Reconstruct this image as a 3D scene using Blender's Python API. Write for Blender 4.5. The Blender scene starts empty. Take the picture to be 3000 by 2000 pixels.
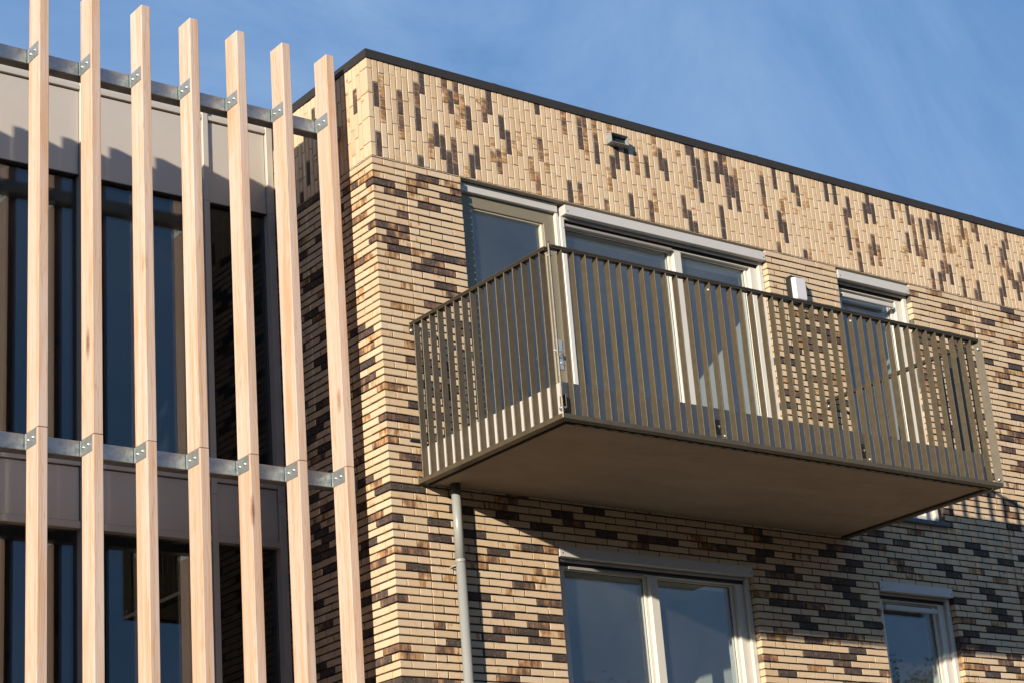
import bpy, bmesh, math, random
from mathutils import Matrix, Vector
random.seed(7)
C = bpy.context.scene.collection
scene = bpy.context.scene
R = math.radians

# ------------------------------------------------------------------ camera
CAM = Vector((-8.06593, -11.74472, -6.71492))
RB = Matrix(((0.7976512, -0.1460538, -0.5851673), (-0.5984181, -0.3125587, -0.7377011), (-0.0751551, 0.9386029, -0.3367141)))
cd = bpy.data.cameras.new('camera'); cam = bpy.data.objects.new('camera', cd); C.objects.link(cam)
cd.sensor_width = 36; cd.lens = 70.4175; cd.clip_start = 0.1; cd.clip_end = 2000
cam.matrix_world = Matrix.Translation(CAM) @ RB.to_4x4()
scene.camera = cam

# ------------------------------------------------------------------ sky, sun, exposure
SUN = Vector((1.85, 1.0, -0.54))                     # the way the light travels
az = math.atan2(-SUN.x, -SUN.y); el = math.atan2(-SUN.z, math.hypot(SUN.x, SUN.y))
w = bpy.data.worlds.new('World'); scene.world = w; w.use_nodes = True
nt = w.node_tree; bg = nt.nodes['Background']
sky = nt.nodes.new('ShaderNodeTexSky'); sky.sky_type = 'NISHITA'; sky.sun_disc = False
sky.sun_elevation = el; sky.sun_rotation = az; sky.air_density = 1.0; sky.dust_density = 0.0; sky.ozone_density = 3.0
tc = nt.nodes.new('ShaderNodeTexCoord'); mp = nt.nodes.new('ShaderNodeMapping')
mp.inputs['Rotation'].default_value = (0.5, 0.35, 0.9); mp.inputs['Scale'].default_value = (1.2, 4.6, 2.6); mp.inputs['Location'].default_value = (0.55, 0.2, 0.0)
nz = nt.nodes.new('ShaderNodeTexNoise'); nz.inputs['Scale'].default_value = 1.6; nz.inputs['Detail'].default_value = 7; nz.inputs['Roughness'].default_value = 0.62; nz.inputs['Distortion'].default_value = 0.6
cr = nt.nodes.new('ShaderNodeMapRange'); cr.inputs['From Min'].default_value = 0.40; cr.inputs['From Max'].default_value = 0.80; cr.inputs['To Max'].default_value = 0.50
mx = nt.nodes.new('ShaderNodeMix'); mx.data_type = 'RGBA'; mx.inputs['B'].default_value = (4.4, 6.0, 8.2, 1)
nt.links.new(tc.outputs['Generated'], mp.inputs['Vector']); nt.links.new(mp.outputs[0], nz.inputs['Vector']); nt.links.new(nz.outputs['Fac'], cr.inputs['Value'])
veil = nt.nodes.new('ShaderNodeMix'); veil.data_type = 'RGBA'; veil.inputs['Factor'].default_value = 0.72; veil.inputs['B'].default_value = (1.28, 2.85, 5.85, 1)
nt.links.new(sky.outputs[0], veil.inputs['A']); nt.links.new(cr.outputs[0], mx.inputs['Factor']); nt.links.new(veil.outputs['Result'], mx.inputs['A']); nt.links.new(mx.outputs['Result'], bg.inputs['Color'])
bg.inputs['Strength'].default_value = 0.073
sl = bpy.data.lights.new('sun', 'SUN'); so = bpy.data.objects.new('sun', sl); C.objects.link(so)
sl.energy = 5.0; sl.angle = R(0.6); sl.color = (1.0, 0.88, 0.73)
so.rotation_euler = SUN.to_track_quat('-Z', 'Y').to_euler(); so.location = (-20, -10, 10)
vs = scene.view_settings; vs.view_transform = 'Standard'; vs.look = 'None'; vs.exposure = 0.62; vs.gamma = 1.0; vs.use_curve_mapping = False
scene.cycles.max_bounces = 8; scene.cycles.transparent_max_bounces = 12; scene.cycles.use_denoising = True

# ------------------------------------------------------------------ helpers
def tag(o, label=None, cat=None, group=None, kind=None):
    if label: o['label'] = label
    if cat: o['category'] = cat
    if group: o['group'] = group
    if kind: o['kind'] = kind
    return o
def empty(name, loc, parent=None):
    o = bpy.data.objects.new(name, None); C.objects.link(o); o.location = loc; o.empty_display_size = 0.1
    if parent: attach(o, parent)
    return o
def world_loc(o):
    v = Vector((0, 0, 0))
    while o: v += o.location + o.matrix_parent_inverse.to_translation(); o = o.parent
    return v
def attach(o, parent):
    o.parent = parent; o.matrix_parent_inverse = Matrix.Translation(-world_loc(parent))
def link(name, me, mat=None, parent=None):
    o = bpy.data.objects.new(name, me); C.objects.link(o)
    if mat is not None and not me.materials: me.materials.append(mat)
    if parent: attach(o, parent)
    return o
def mesh(name, vs, fs, smooth=False):
    me = bpy.data.meshes.new(name); me.from_pydata([tuple(v) for v in vs], [], fs); me.update()
    if smooth:
        for p in me.polygons: p.use_smooth = True
    return me
def from_bm(name, bm):
    me = bpy.data.meshes.new(name); bm.to_mesh(me); bm.free(); me.update(); return me
def bevel_box_mesh(name, a, b, bev=0.002, seg=1):
    bm = bmesh.new(); bmesh.ops.create_cube(bm, size=1)
    s = [b[i] - a[i] for i in range(3)]
    for v in bm.verts:
        v.co = Vector([a[i] + (v.co[i] + 0.5) * s[i] for i in range(3)])
    if bev: bmesh.ops.bevel(bm, geom=bm.edges[:], offset=min(bev, min(s) * 0.45), segments=seg, affect='EDGES', profile=0.5)
    return from_bm(name, bm)
def box(name, a, b, mat, parent=None, bev=0.002, seg=1):
    return link(name, bevel_box_mesh(name, a, b, bev, seg), mat, parent)
def ring(name, x0, x1, z0, z1, wl, wr, wb, wt, y0, y1, mat, parent):
    """a closed rectangular frame, mitred at its corners"""
    o = [(x0, z0), (x1, z0), (x1, z1), (x0, z1)]; i = [(x0 + wl, z0 + wb), (x1 - wr, z0 + wb), (x1 - wr, z1 - wt), (x0 + wl, z1 - wt)]
    v = [(p[0], y0, p[1]) for p in o + i] + [(p[0], y1, p[1]) for p in o + i]; f = []
    for k in range(4):
        n = (k + 1) % 4
        f += [(k, n, 4 + n, 4 + k), (8 + n, 8 + k, 12 + k, 12 + n), (k, 8 + k, 8 + n, n), (4 + n, 12 + n, 12 + k, 4 + k)]
    me = mesh(name, v, f)
    bm = bmesh.new(); bm.from_mesh(me); bmesh.ops.bevel(bm, geom=bm.edges[:], offset=0.0025, segments=1, affect='EDGES'); bm.to_mesh(me); bm.free()
    return link(name, me, mat, parent)
def tube(name, pts, r, mat, parent=None, n=20, cap=True):
    """round tube along a straight or bent path"""
    vs, fs = [], []
    for k, p in enumerate(pts):
        p = Vector(p); d = (Vector(pts[min(k + 1, len(pts) - 1)]) - Vector(pts[max(k - 1, 0)])).normalized()
        u = d.orthogonal().normalized(); q = d.cross(u); rr = r[k] if isinstance(r, (list, tuple)) else r
        vs += [p + (u * math.cos(2 * math.pi * i / n) + q * math.sin(2 * math.pi * i / n)) * rr for i in range(n)]
    for k in range(len(pts) - 1):
        fs += [(k * n + i, k * n + (i + 1) % n, (k + 1) * n + (i + 1) % n, (k + 1) * n + i) for i in range(n)]
    if cap: fs += [tuple(range(n - 1, -1, -1)), tuple(range((len(pts) - 1) * n, len(pts) * n))]
    me = mesh(name, vs, fs)
    for p in me.polygons: p.use_smooth = len(p.vertices) == 4
    return link(name, me, mat, parent)
BOLT = {}
def bolt_mesh(r, h):
    """dome headed bolt with a hexagon and a washer, pointing -Y"""
    key = (r, h)
    if key in BOLT: return BOLT[key]
    vs, fs = [], []; rings = [(1.35, 0, 16), (1.35, .22, 16), (1.0, .24, 16), (1.0, .7, 16), (.72, .95, 16), (.3, 1.05, 16)]
    for rr, y, n in rings: vs += [(rr * r * math.cos(2 * math.pi * i / n), -y * h, rr * r * math.sin(2 * math.pi * i / n)) for i in range(n)]
    for k in range(len(rings) - 1): fs += [(k * 16 + i, (k + 1) * 16 + i, (k + 1) * 16 + (i + 1) % 16, k * 16 + (i + 1) % 16) for i in range(16)]
    fs.append(tuple(range((len(rings) - 1) * 16 + 15, (len(rings) - 1) * 16 - 1, -1)))
    BOLT[key] = mesh('bolt', vs, fs, True); return BOLT[key]
def bolt(loc, mat, parent, r=0.009, h=0.009, face='y', name='bolt'):
    me = bolt_mesh(r, h)
    o = link(name, me, mat, parent); o.location = loc
    if face == 'x': o.rotation_euler = (0, 0, -math.pi / 2)
    return o
def proj(p):
    q = RB.transposed() @ (Vector(p) - CAM); f = 5868.13
    return 1500 + f * q.x / -q.z, 1000 - f * q.y / -q.z

# ------------------------------------------------------------------ materials
class M:
    """small node-tree builder"""
    def __init__(s, name):
        s.m = bpy.data.materials.new(name); s.m.use_nodes = True; s.t = s.m.node_tree; s.b = s.t.nodes['Principled BSDF']
    def n(s, typ, **kw):
        nd = s.t.nodes.new('ShaderNode' + typ)
        for k, v in kw.items():
            if k.startswith('_'): setattr(nd, k[1:], v)
            else:
                key = k.replace('__', ' ')
                s.put(nd.inputs[key], v)
        return nd
    def put(s, sock, v):
        if isinstance(v, bpy.types.NodeSocket): s.t.links.new(v, sock)
        else: sock.default_value = v
    def math(s, op, a, b=None, c=None, clamp=False):
        nd = s.t.nodes.new('ShaderNodeMath'); nd.operation = op; nd.use_clamp = clamp
        for i, v in enumerate((a, b, c)):
            if v is not None: s.put(nd.inputs[i], v)
        return nd.outputs[0]
    def mix(s, f, a, b, blend='MIX'):
        nd = s.t.nodes.new('ShaderNodeMix'); nd.data_type = 'RGBA'; nd.blend_type = blend
        s.put(nd.inputs['Factor'], f); s.put(nd.inputs['A'], a); s.put(nd.inputs['B'], b); return nd.outputs['Result']
    def noise(s, vec, scale, detail=3, rough=0.55, dist=0.0):
        return s.n('TexNoise', Vector=vec, Scale=scale, Detail=detail, Roughness=rough, Distortion=dist).outputs['Fac']
    def ramp(s, f, stops):
        nd = s.t.nodes.new('ShaderNodeValToRGB'); s.put(nd.inputs[0], f); e = nd.color_ramp.elements
        while len(e) < len(stops): e.new(0.5)
        for k, (p, c) in enumerate(stops): e[k].position = p; e[k].color = (*c, 1)
        return nd.outputs[0]
    def rng(s, v, a, b, c=0.0, d=1.0):
        nd = s.t.nodes.new('ShaderNodeMapRange'); s.put(nd.inputs['Value'], v)
        for k, x in zip(('From Min', 'From Max', 'To Min', 'To Max'), (a, b, c, d)): nd.inputs[k].default_value = x
        return nd.outputs[0]
    def pos(s): return s.n('NewGeometry').outputs['Position']
    def obj(s): return s.n('TexCoord').outputs['Object']
    def vmul(s, v, sc):
        nd = s.t.nodes.new('ShaderNodeVectorMath'); nd.operation = 'MULTIPLY'; s.put(nd.inputs[0], v); nd.inputs[1].default_value = sc; return nd.outputs[0]
    def vadd(s, v, u):
        nd = s.t.nodes.new('ShaderNodeVectorMath'); nd.operation = 'ADD'; s.put(nd.inputs[0], v); s.put(nd.inputs[1], u); return nd.outputs[0]
    def comb(s, x, y, z):
        nd = s.t.nodes.new('ShaderNodeCombineXYZ')
        for i, v in enumerate((x, y, z)): s.put(nd.inputs[i], v)
        return nd.outputs[0]
    def bump(s, h, strength, dist=0.002):
        s.put(s.b.inputs['Normal'], s.n('Bump', Height=h, Strength=strength, Distance=dist).outputs[0])
    def set(s, **kw):
        for k, v in kw.items(): s.put(s.b.inputs[k.replace('__', ' ')], v)
        return s

def brick_mat(name, upright, attr):
    m = M(name); P = m.pos()
    if attr:
        a = m.n('Attribute', _attribute_name='burn'); col = a.outputs['Color']
    else:
        col = m.n('ObjectInfo').outputs['Color']
    sp = m.n('SeparateColor', Color=col); burn, rnd = sp.outputs[0], sp.outputs[1]
    off = m.comb(m.math('MULTIPLY', rnd, 37.0), m.math('MULTIPLY', rnd, 91.0), m.math('MULTIPLY', rnd, 53.0))
    v = m.vadd(P, off)
    st = m.noise(m.vmul(v, (6, 6, 34) if upright else (34, 34, 5)), 1.0, 4, 0.6, 0.4)       # fire marks across the brick
    big = m.noise(m.vmul(v, (9, 9, 9)), 1.0, 2, 0.5, 0.3)
    fine = m.noise(v, 170.0, 3, 0.7)
    f = m.math('ADD', m.math('MULTIPLY', burn, 1.75), m.math('ADD', m.math('MULTIPLY', m.math('SUBTRACT', st, 0.5), 1.5), m.math('MULTIPLY', m.math('SUBTRACT', big, 0.5), 1.5)))
    f = m.math('SUBTRACT', f, 0.42, None, True)
    tone = m.ramp(rnd, [(0.0, (0.52, 0.385, 0.245)), (0.3, (0.585, 0.455, 0.305)), (0.6, (0.555, 0.415, 0.265)), (0.85, (0.60, 0.475, 0.33)), (1.0, (0.53, 0.385, 0.255))])
    warm = m.rng(m.noise(m.vmul(v, (14, 14, 14)), 1.0, 2, 0.5), 0.60, 0.74, 0, 0.6)
    tone = m.mix(warm, tone, (0.52, 0.30, 0.13, 1))
    burnt = m.ramp(f, [(0.0, (0.54, 0.40, 0.245)), (0.18, (0.43, 0.255, 0.115)), (0.44, (0.20, 0.110, 0.065)), (0.70, (0.080, 0.053, 0.044)), (1.0, (0.048, 0.037, 0.035))])
    c = m.mix(m.rng(f, 0.0, 0.14), tone, burnt)
    c = m.mix(m.rng(fine, 0.35, 0.75, 0.0, 0.16), c, (0.30, 0.22, 0.15, 1))
    dust = m.math('MULTIPLY', m.rng(m.noise(v, 60, 4, 0.75), 0.54, 0.76, 0, 0.6), m.rng(f, 0.3, 0.7))
    c = m.mix(dust, c, (0.35, 0.30, 0.26, 1))
    m.set(Base__Color=c, Roughness=m.rng(f, 0, 1, 0.92, 0.78), Specular__IOR__Level=0.12)
    m.bump(m.math('ADD', fine, m.math('MULTIPLY', m.noise(v, 45, 3, 0.6), 1.2)), 0.35, 0.0022)
    return m.m
BR = {(u, a): brick_mat('brick_%s_%s' % ('upright' if u else 'laid', 'mass' if a else 'single'), u, a) for u in (0, 1) for a in (0, 1)}

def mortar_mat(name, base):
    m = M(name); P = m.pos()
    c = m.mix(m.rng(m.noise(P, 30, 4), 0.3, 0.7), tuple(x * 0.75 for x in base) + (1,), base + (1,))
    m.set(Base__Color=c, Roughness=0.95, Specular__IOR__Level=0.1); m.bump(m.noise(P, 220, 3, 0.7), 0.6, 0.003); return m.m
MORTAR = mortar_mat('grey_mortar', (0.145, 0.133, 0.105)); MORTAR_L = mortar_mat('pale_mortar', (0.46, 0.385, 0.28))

def lower_wall_mat():
    m = M('distant_brickwork'); P = m.pos(); s = m.n('SeparateXYZ', Vector=P)
    v = m.comb(m.math('ADD', s.outputs[0], s.outputs[1]), s.outputs[2], 0.0)
    b = m.n('TexBrick', Vector=v, Color1=(0.63, 0.46, 0.27, 1), Color2=(0.16, 0.10, 0.07, 1), Mortar=(0.13, 0.115, 0.095, 1), Scale=1.0)
    b.inputs['Mortar Size'].default_value = 0.006; b.inputs['Brick Width'].default_value = 0.217; b.inputs['Row Height'].default_value = 0.06; b.inputs['Bias'].default_value = -0.5
    m.set(Base__Color=b.outputs['Color'], Roughness=0.9); return m.m

def paint(name, col, rough=0.45, metal=0.0, var=0.06, spec=0.5, bump=0.0, scale=6.0):
    m = M(name); P = m.pos()
    k = m.rng(m.noise(P, scale, 4, 0.6), 0.3, 0.7, 1 - var, 1 + var)
    c = m.mix(1.0, (*col, 1), m.comb(k, k, k), 'MULTIPLY')
    m.set(Base__Color=c, Roughness=m.rng(m.noise(P, scale * 3, 3), 0.3, 0.7, rough - 0.06, rough + 0.06), Metallic=metal, Specular__IOR__Level=spec)
    if bump: m.bump(m.noise(P, 300, 2), bump, 0.001)
    return m.m
CAP = paint('charcoal_coping', (0.030, 0.027, 0.025), 0.65, 0.0, 0.08, 0.25)
WHITE = paint('cream_white_frame', (0.56, 0.535, 0.47), 0.35, 0, 0.03)
BOXG = paint('pale_grey_shutter_box', (0.475, 0.46, 0.43), 0.4, 0, 0.03)
SHUT = paint('grey_shutter_bar', (0.27, 0.255, 0.24), 0.4, 0.1, 0.04)
OLIVE = paint('olive_door_paint', (0.19, 0.165, 0.108), 0.4, 0, 0.05)
SLOT_SHADE = paint('shutter_slot_shade', (0.045, 0.040, 0.030), 0.6); RUBBER = paint('black_seal', (0.012, 0.012, 0.012), 0.6)
BRONZE = paint('bronze_lacquer', (0.086, 0.069, 0.043), 0.42, 0.2, 0.14, 0.45, 0.2, 18)
BRONZE_D = paint('dark_bronze', (0.050, 0.041, 0.027), 0.5, 0.15, 0.08, 0.35)
FASCIA = paint('white_slab_edge', (0.44, 0.42, 0.39), 0.7, 0, 0.05, 0.3)
PANEL = paint('taupe_panel', (0.47, 0.43, 0.375), 0.42, 0.1, 0.03, 0.5, 0.0, 2.0)
FRAME = paint('taupe_frame', (0.45, 0.415, 0.36), 0.40, 0.1, 0.04)
PVC = paint('grey_pvc', (0.27, 0.28, 0.262), 0.38, 0, 0.05, 0.5, 0, 3.0)
PVC_D = paint('dark_pvc', (0.085, 0.085, 0.08), 0.5, 0, 0.05)
ZINC = paint('weathered_zinc', (0.27, 0.285, 0.28), 0.5, 0.2, 0.35, 0.5, 0.2, 40)
STEEL = paint('bright_steel', (0.58, 0.57, 0.54), 0.35, 0.75, 0.10)
LENS = paint('opal_lens', (0.56, 0.55, 0.56), 0.35, 0, 0.02)
BLACK = paint('black_housing', (0.018, 0.020, 0.020), 0.45)
STONE = paint('dark_blue_sill', (0.075, 0.082, 0.10), 0.55, 0, 0.12)
PLASTER = paint('white_plaster', (0.72, 0.72, 0.70), 0.9, 0, 0.02)
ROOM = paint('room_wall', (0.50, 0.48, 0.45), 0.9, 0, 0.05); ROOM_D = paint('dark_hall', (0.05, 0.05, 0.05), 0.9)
ROOFM = paint('roof_felt', (0.06, 0.06, 0.06), 0.9)

def soffit_mat():
    m = M('brown_concrete_soffit'); P = m.pos()
    n = m.math('ADD', m.math('MULTIPLY', m.noise(m.vmul(P, (1.2, 3.5, 1)), 1.0, 4, 0.6, 0.6), 0.7), m.math('MULTIPLY', m.noise(P, 9, 4, 0.7), 0.3))
    c = m.ramp(n, [(0.28, (0.215, 0.172, 0.132)), (0.5, (0.27, 0.218, 0.167)), (0.74, (0.315, 0.262, 0.208))])
    m.set(Base__Color=c, Roughness=0.8); m.bump(m.noise(P, 60, 4), 0.2, 0.002); return m.m
SOFFIT = soffit_mat()

def wood_mat():
    m = M('fresh_cedar'); o = m.obj(); inf = m.n('ObjectInfo'); r = inf.outputs['Random']
    v = m.vadd(o, m.comb(m.math('MULTIPLY', r, 3.1), m.math('MULTIPLY', r, 7.7), m.math('MULTIPLY', r, 41.0)))
    wob = m.noise(m.vmul(v, (3, 3, 0.55)), 1.0, 3, 0.5)
    s = m.n('SeparateXYZ', Vector=v)
    # growth rings: long cathedrals that run up the post
    u = m.math('ADD', m.math('MULTIPLY', s.outputs[0], 55.0), m.math('ADD', m.math('MULTIPLY', s.outputs[1], 38.0), m.math('MULTIPLY', wob, 16.0)))
    rings = m.rng(m.math('SINE', m.math('MULTIPLY', u, 6.3)), -0.2, 1.0)
    fleck = m.noise(m.vmul(v, (85, 85, 6)), 1.0, 3, 0.6)
    streak = m.noise(m.vmul(v, (28, 22, 0.7)), 1.0, 3, 0.6)
    broad = m.noise(m.vmul(v, (7, 7, 0.8)), 1.0, 2, 0.5)
    base = m.ramp(r, [(0, (0.53, 0.408, 0.328)), (0.3, (0.565, 0.455, 0.385)), (0.6, (0.515, 0.375, 0.288)), (0.8, (0.57, 0.465, 0.395)), (1, (0.525, 0.395, 0.312))])
    c = m.mix(m.rng(streak, 0.46, 0.68, 0, 0.8), base, (0.50, 0.32, 0.195, 1))
    c = m.mix(m.rng(broad, 0.57, 0.72, 0, 0.75), c, (0.50, 0.28, 0.145, 1))
    c = m.mix(m.rng(broad, 0.44, 0.30, 0, 0.5), c, (0.57, 0.475, 0.40, 1))
    c = m.mix(m.math('MULTIPLY', m.math('MULTIPLY', rings, 0.42), m.rng(streak, 0.35, 0.6)), c, (0.44, 0.215, 0.085, 1))
    c = m.mix(m.rng(fleck, 0.56, 0.76, 0, 0.7), c, (0.42, 0.20, 0.085, 1))
    # knots
    vo = m.n('TexVoronoi', _feature='F1', Vector=m.vmul(v, (7.5, 4.0, 1.05)), Scale=1.0, Randomness=1.0)
    sel = m.n('SeparateColor', Color=vo.outputs['Color']).outputs[0]
    kn = m.math('MULTIPLY', m.rng(m.math('ADD', vo.outputs['Distance'], m.math('MULTIPLY', m.noise(v, 40, 3), 0.07)), 0.19, 0.075), m.math('GREATER_THAN', sel, 0.60))
    c = m.mix(m.math('MULTIPLY', kn, 0.85), c, (0.15, 0.062, 0.026, 1))
    grey = m.rng(m.noise(m.vmul(v, (11, 11, 2.2)), 1.0, 3, 0.6), 0.6, 0.8, 0, 0.25)
    c = m.mix(grey, c, (0.46, 0.38, 0.32, 1))
    m.set(Base__Color=c, Roughness=0.62, Specular__IOR__Level=0.3)
    m.bump(m.math('ADD', fleck, m.math('MULTIPLY', rings, 0.5)), 0.18, 0.0012); return m.m
WOOD = wood_mat()

def galv_mat(name, lo, hi, tint):
    m = M(name); v = m.vadd(m.pos(), m.comb(m.math('MULTIPLY', m.n('ObjectInfo').outputs['Random'], 9.0), 0.0, 0.0))
    n1 = m.noise(v, 7, 5, 0.65, 1.2); n2 = m.noise(v, 42, 3, 0.7)
    c = m.ramp(n1, [(0.25, lo), (0.5, tuple((a + b) / 2 for a, b in zip(lo, hi))), (0.72, hi)])
    c = m.mix(m.rng(n1, 0.55, 0.7, 0, 0.55), c, (*tint, 1))
    c = m.mix(m.rng(n2, 0.55, 0.75, 0, 0.45), c, tuple(x * 0.5 for x in lo) + (1,))
    m.set(Base__Color=c, Metallic=0.75, Roughness=m.rng(n2, 0.3, 0.7, 0.36, 0.58)); m.bump(n2, 0.12, 0.001); return m.m
GALV = galv_mat('galvanised_steel', (0.24, 0.275, 0.31), (0.50, 0.51, 0.49), (0.50, 0.44, 0.34))
PLATE = galv_mat('zinc_plate', (0.36, 0.41, 0.40), (0.50, 0.53, 0.51), (0.47, 0.50, 0.48))

def glass_mat(name, tint, ior, dust=0.02):
    m = M(name); t = m.t; t.nodes.remove(m.b); out = t.nodes['Material Output']
    bf = m.n('NewGeometry').outputs['Backfacing']; fr = m.n('Fresnel', IOR=m.math('ADD', m.math('MULTIPLY', bf, 1 / ior - ior), ior))
    g = m.n('BsdfGlossy', Color=(1, 1, 1, 1), Roughness=0.003); tr = m.n('BsdfTransparent', Color=(*tint, 1))
    mxs = m.n('MixShader'); m.put(mxs.inputs[0], fr.outputs[0]); m.put(mxs.inputs[1], tr.outputs[0]); m.put(mxs.inputs[2], g.outputs[0])
    df = m.n('BsdfDiffuse', Color=(0.6, 0.58, 0.54, 1)); film = m.n('MixShader'); m.put(film.inputs[0], m.rng(m.noise(m.vmul(m.pos(), (1.5, 1.5, 0.8)), 1.0, 5, 0.65), 0.3, 0.75, dust * 0.5, dust * 1.6)); m.put(film.inputs[1], mxs.outputs[0]); m.put(film.inputs[2], df.outputs[0])
    t.links.new(film.outputs[0], out.inputs[0]); return m.m
GLASS = glass_mat('window_glass', (0.80, 0.84, 0.84), 1.78, 0.022); GLASS_C = glass_mat('coated_glass', (0.60, 0.64, 0.66), 1.72, 0.006)

def ground_mat():
    m = M('sandy_paving'); P = m.pos()
    b = m.n('TexBrick', Vector=P, Color1=(0.105, 0.080, 0.055, 1), Color2=(0.085, 0.066, 0.047, 1), Mortar=(0.06, 0.05, 0.04, 1), Scale=1.0)
    b.inputs['Mortar Size'].default_value = 0.006; b.inputs['Brick Width'].default_value = 0.21; b.inputs['Row Height'].default_value = 0.105
    c = m.mix(m.rng(m.noise(P, 0.7, 4), 0.3, 0.7, 0, 0.35), b.outputs['Color'], (0.07, 0.056, 0.042, 1))
    m.set(Base__Color=c, Roughness=0.9); return m.m

# ------------------------------------------------------------------ ground
GZ = -8.4
g = link('ground', mesh('ground', [(-400, -400, GZ), (400, -400, GZ), (400, 400, GZ), (-400, 400, GZ)], [(0, 1, 2, 3)]), ground_mat())
tag(g, 'sandy paving in front of the apartment building', 'ground', kind='structure')

# ------------------------------------------------------------------ the brick building
bld = tag(empty('brick_building', (4.0, 2.0, GZ)), 'cream and dark brown brick apartment block with charcoal roof edge', 'building')
XE = 8.75; ZB = -5.34; YS = 1.46; CO = 0.06; BH = 0.0475; PI = 0.217; BL = 0.2092; ZTOP = 0.862
# openings in the front wall: x0, x1, z bottom, z top
OPEN = [(0.855, 4.247, -2.42, 0.0), (5.155, 6.155, -2.40, 0.0), (1.537, 3.62, -5.6, -2.958), (5.133, 6.12, -5.6, -2.958)]
MESHES = {}
def laid_brick(L, var, shade_sides=False):
    """one brick, face towards -Y, with worn and slightly uneven arrises (38 triangles)"""
    key = (round(L, 3), var, shade_sides)
    if key in MESHES: return MESHES[key]
    rg = random.Random(hash(key) & 0xffff); H, D, c = BH, 0.098, 0.0022
    xs = [-L / 2, -L / 6, L / 6, L / 2]
    ringp = [(x, -H / 2) for x in xs] + [(x, H / 2) for x in reversed(xs)]
    def jit(a): return rg.uniform(-a, a)
    o = [(x + jit(.0009), z + jit(.0013)) for x, z in ringp]
    fr = [(x - math.copysign(c * (0.5 if shade_sides else 1) + abs(jit(.0008)), x) if abs(x) > L / 3 else x, z - math.copysign(c * 0.8 + abs(jit(.0012)), z)) for x, z in o]
    tl = jit(0.0012)
    v = [(x, 0.0 + tl * x / L + jit(.0006), z) for x, z in fr] + [(x, c + tl * x / L, z) for x, z in o] + [(x, D, z) for x, z in o]
    f = [tuple(range(8))]
    for k in range(8):
        n = (k + 1) % 8; f += [(k, 8 + k, 8 + n, n), (8 + k, 16 + k, 16 + n, 8 + n)]
    me = mesh('brick', v, f); MESHES[key] = me
    if shade_sides:
        for k in range(8): me.polygons[2 + 2 * k].material_index = 1  # head-joint shade put into the colour: sides take the dark mortar
    return me
def corner_brick(lx, ly, lz, var):
    key = ('c', lx, ly, lz, var)
    if key in MESHES: return MESHES[key]
    rg = random.Random(hash(key) & 0xffff); bm = bmesh.new(); bmesh.ops.create_cube(bm, size=1)
    for v in bm.verts: v.co = Vector(((v.co.x + .5) * lx, (v.co.y + .5) * ly, v.co.z * lz)) + Vector([rg.uniform(-.0012, .0012) for _ in range(3)])
    bmesh.ops.bevel(bm, geom=bm.edges[:], offset=0.003, segments=1, affect='EDGES')
    me = from_bm('brick', bm); MESHES[key] = me; return me
MAT_FRONT = Matrix.Identity(4)
MAT_SIDE = Matrix.Rotation(-math.pi / 2, 4, 'Z')
MAT_UP = Matrix.Rotation(-math.pi / 2, 4, 'Y')
MAT_UPSIDE = MAT_SIDE @ MAT_UP
rb = random.Random(21)
def burn_value(dark, mid):
    u = rb.random()
    if u < dark: return rb.uniform(0.62, 0.98)
    if u < dark + mid: return rb.uniform(0.28, 0.66)
    if u < dark + mid + 0.10: return rb.uniform(0.12, 0.24)
    return rb.uniform(0.0, 0.06)
LISTS = {'front_wall': [], 'side_wall': [], 'upright_brick_band': []}      # (mesh, matrix, burn, rnd, px area, upright)
BAL = [proj(p) for p in ((0.258, 0, -2.64), (0.258, 0, -1.36), (0.27, -1.745, -1.36), (4.83, -1.745, -1.36), (4.83, -1.745, -2.64))]
def inside(pt, poly):
    c = False; j = len(poly) - 1
    for i in range(len(poly)):
        (xi, yi), (xj, yj) = poly[i], poly[j]
        if (yi > pt[1]) != (yj > pt[1]) and pt[0] < (xj - xi) * (pt[1] - yi) / (yj - yi) + xi: c = not c
        j = i
    return c
SLAB = [proj(p) for p in ((0.258, 0, -2.64), (0.258, -1.745, -2.36), (4.83, -1.745, -2.36), (4.83, -1.745, -2.64), (4.83, 0, -2.64))]
def add(part, me, loc, rot, dark, mid, a, b, c, d, upright=0):
    """a..d: the corners of the visible face, for its size in the picture"""
    P = [proj(q) for q in (a, b, c, d)]
    ar = abs(sum(P[i][0] * P[(i + 1) % 4][1] - P[(i + 1) % 4][0] * P[i][1] for i in range(4))) / 2
    cx = sum(p[0] for p in P) / 4; cy = sum(p[1] for p in P) / 4
    if not (0 < cx < 3000 and 0 < cy < 2000): ar *= 0.01
    elif inside((cx, cy), SLAB): ar *= 0.02
    elif inside((cx, cy), BAL): ar *= 0.35
    LISTS[part].append((me, Matrix.Translation(loc) @ rot, burn_value(dark, mid), rb.random(), ar, upright, (cx, cy)))
def front_face(x0, x1, z0, z1, y=0): return (x0, y, z0), (x1, y, z0), (x1, y, z1), (x0, y, z1)
def side_face(y0, y1, z0, z1): return (0, y0, z0), (0, y1, z0), (0, y1, z1), (0, y0, z1)
NV = 6
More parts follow.
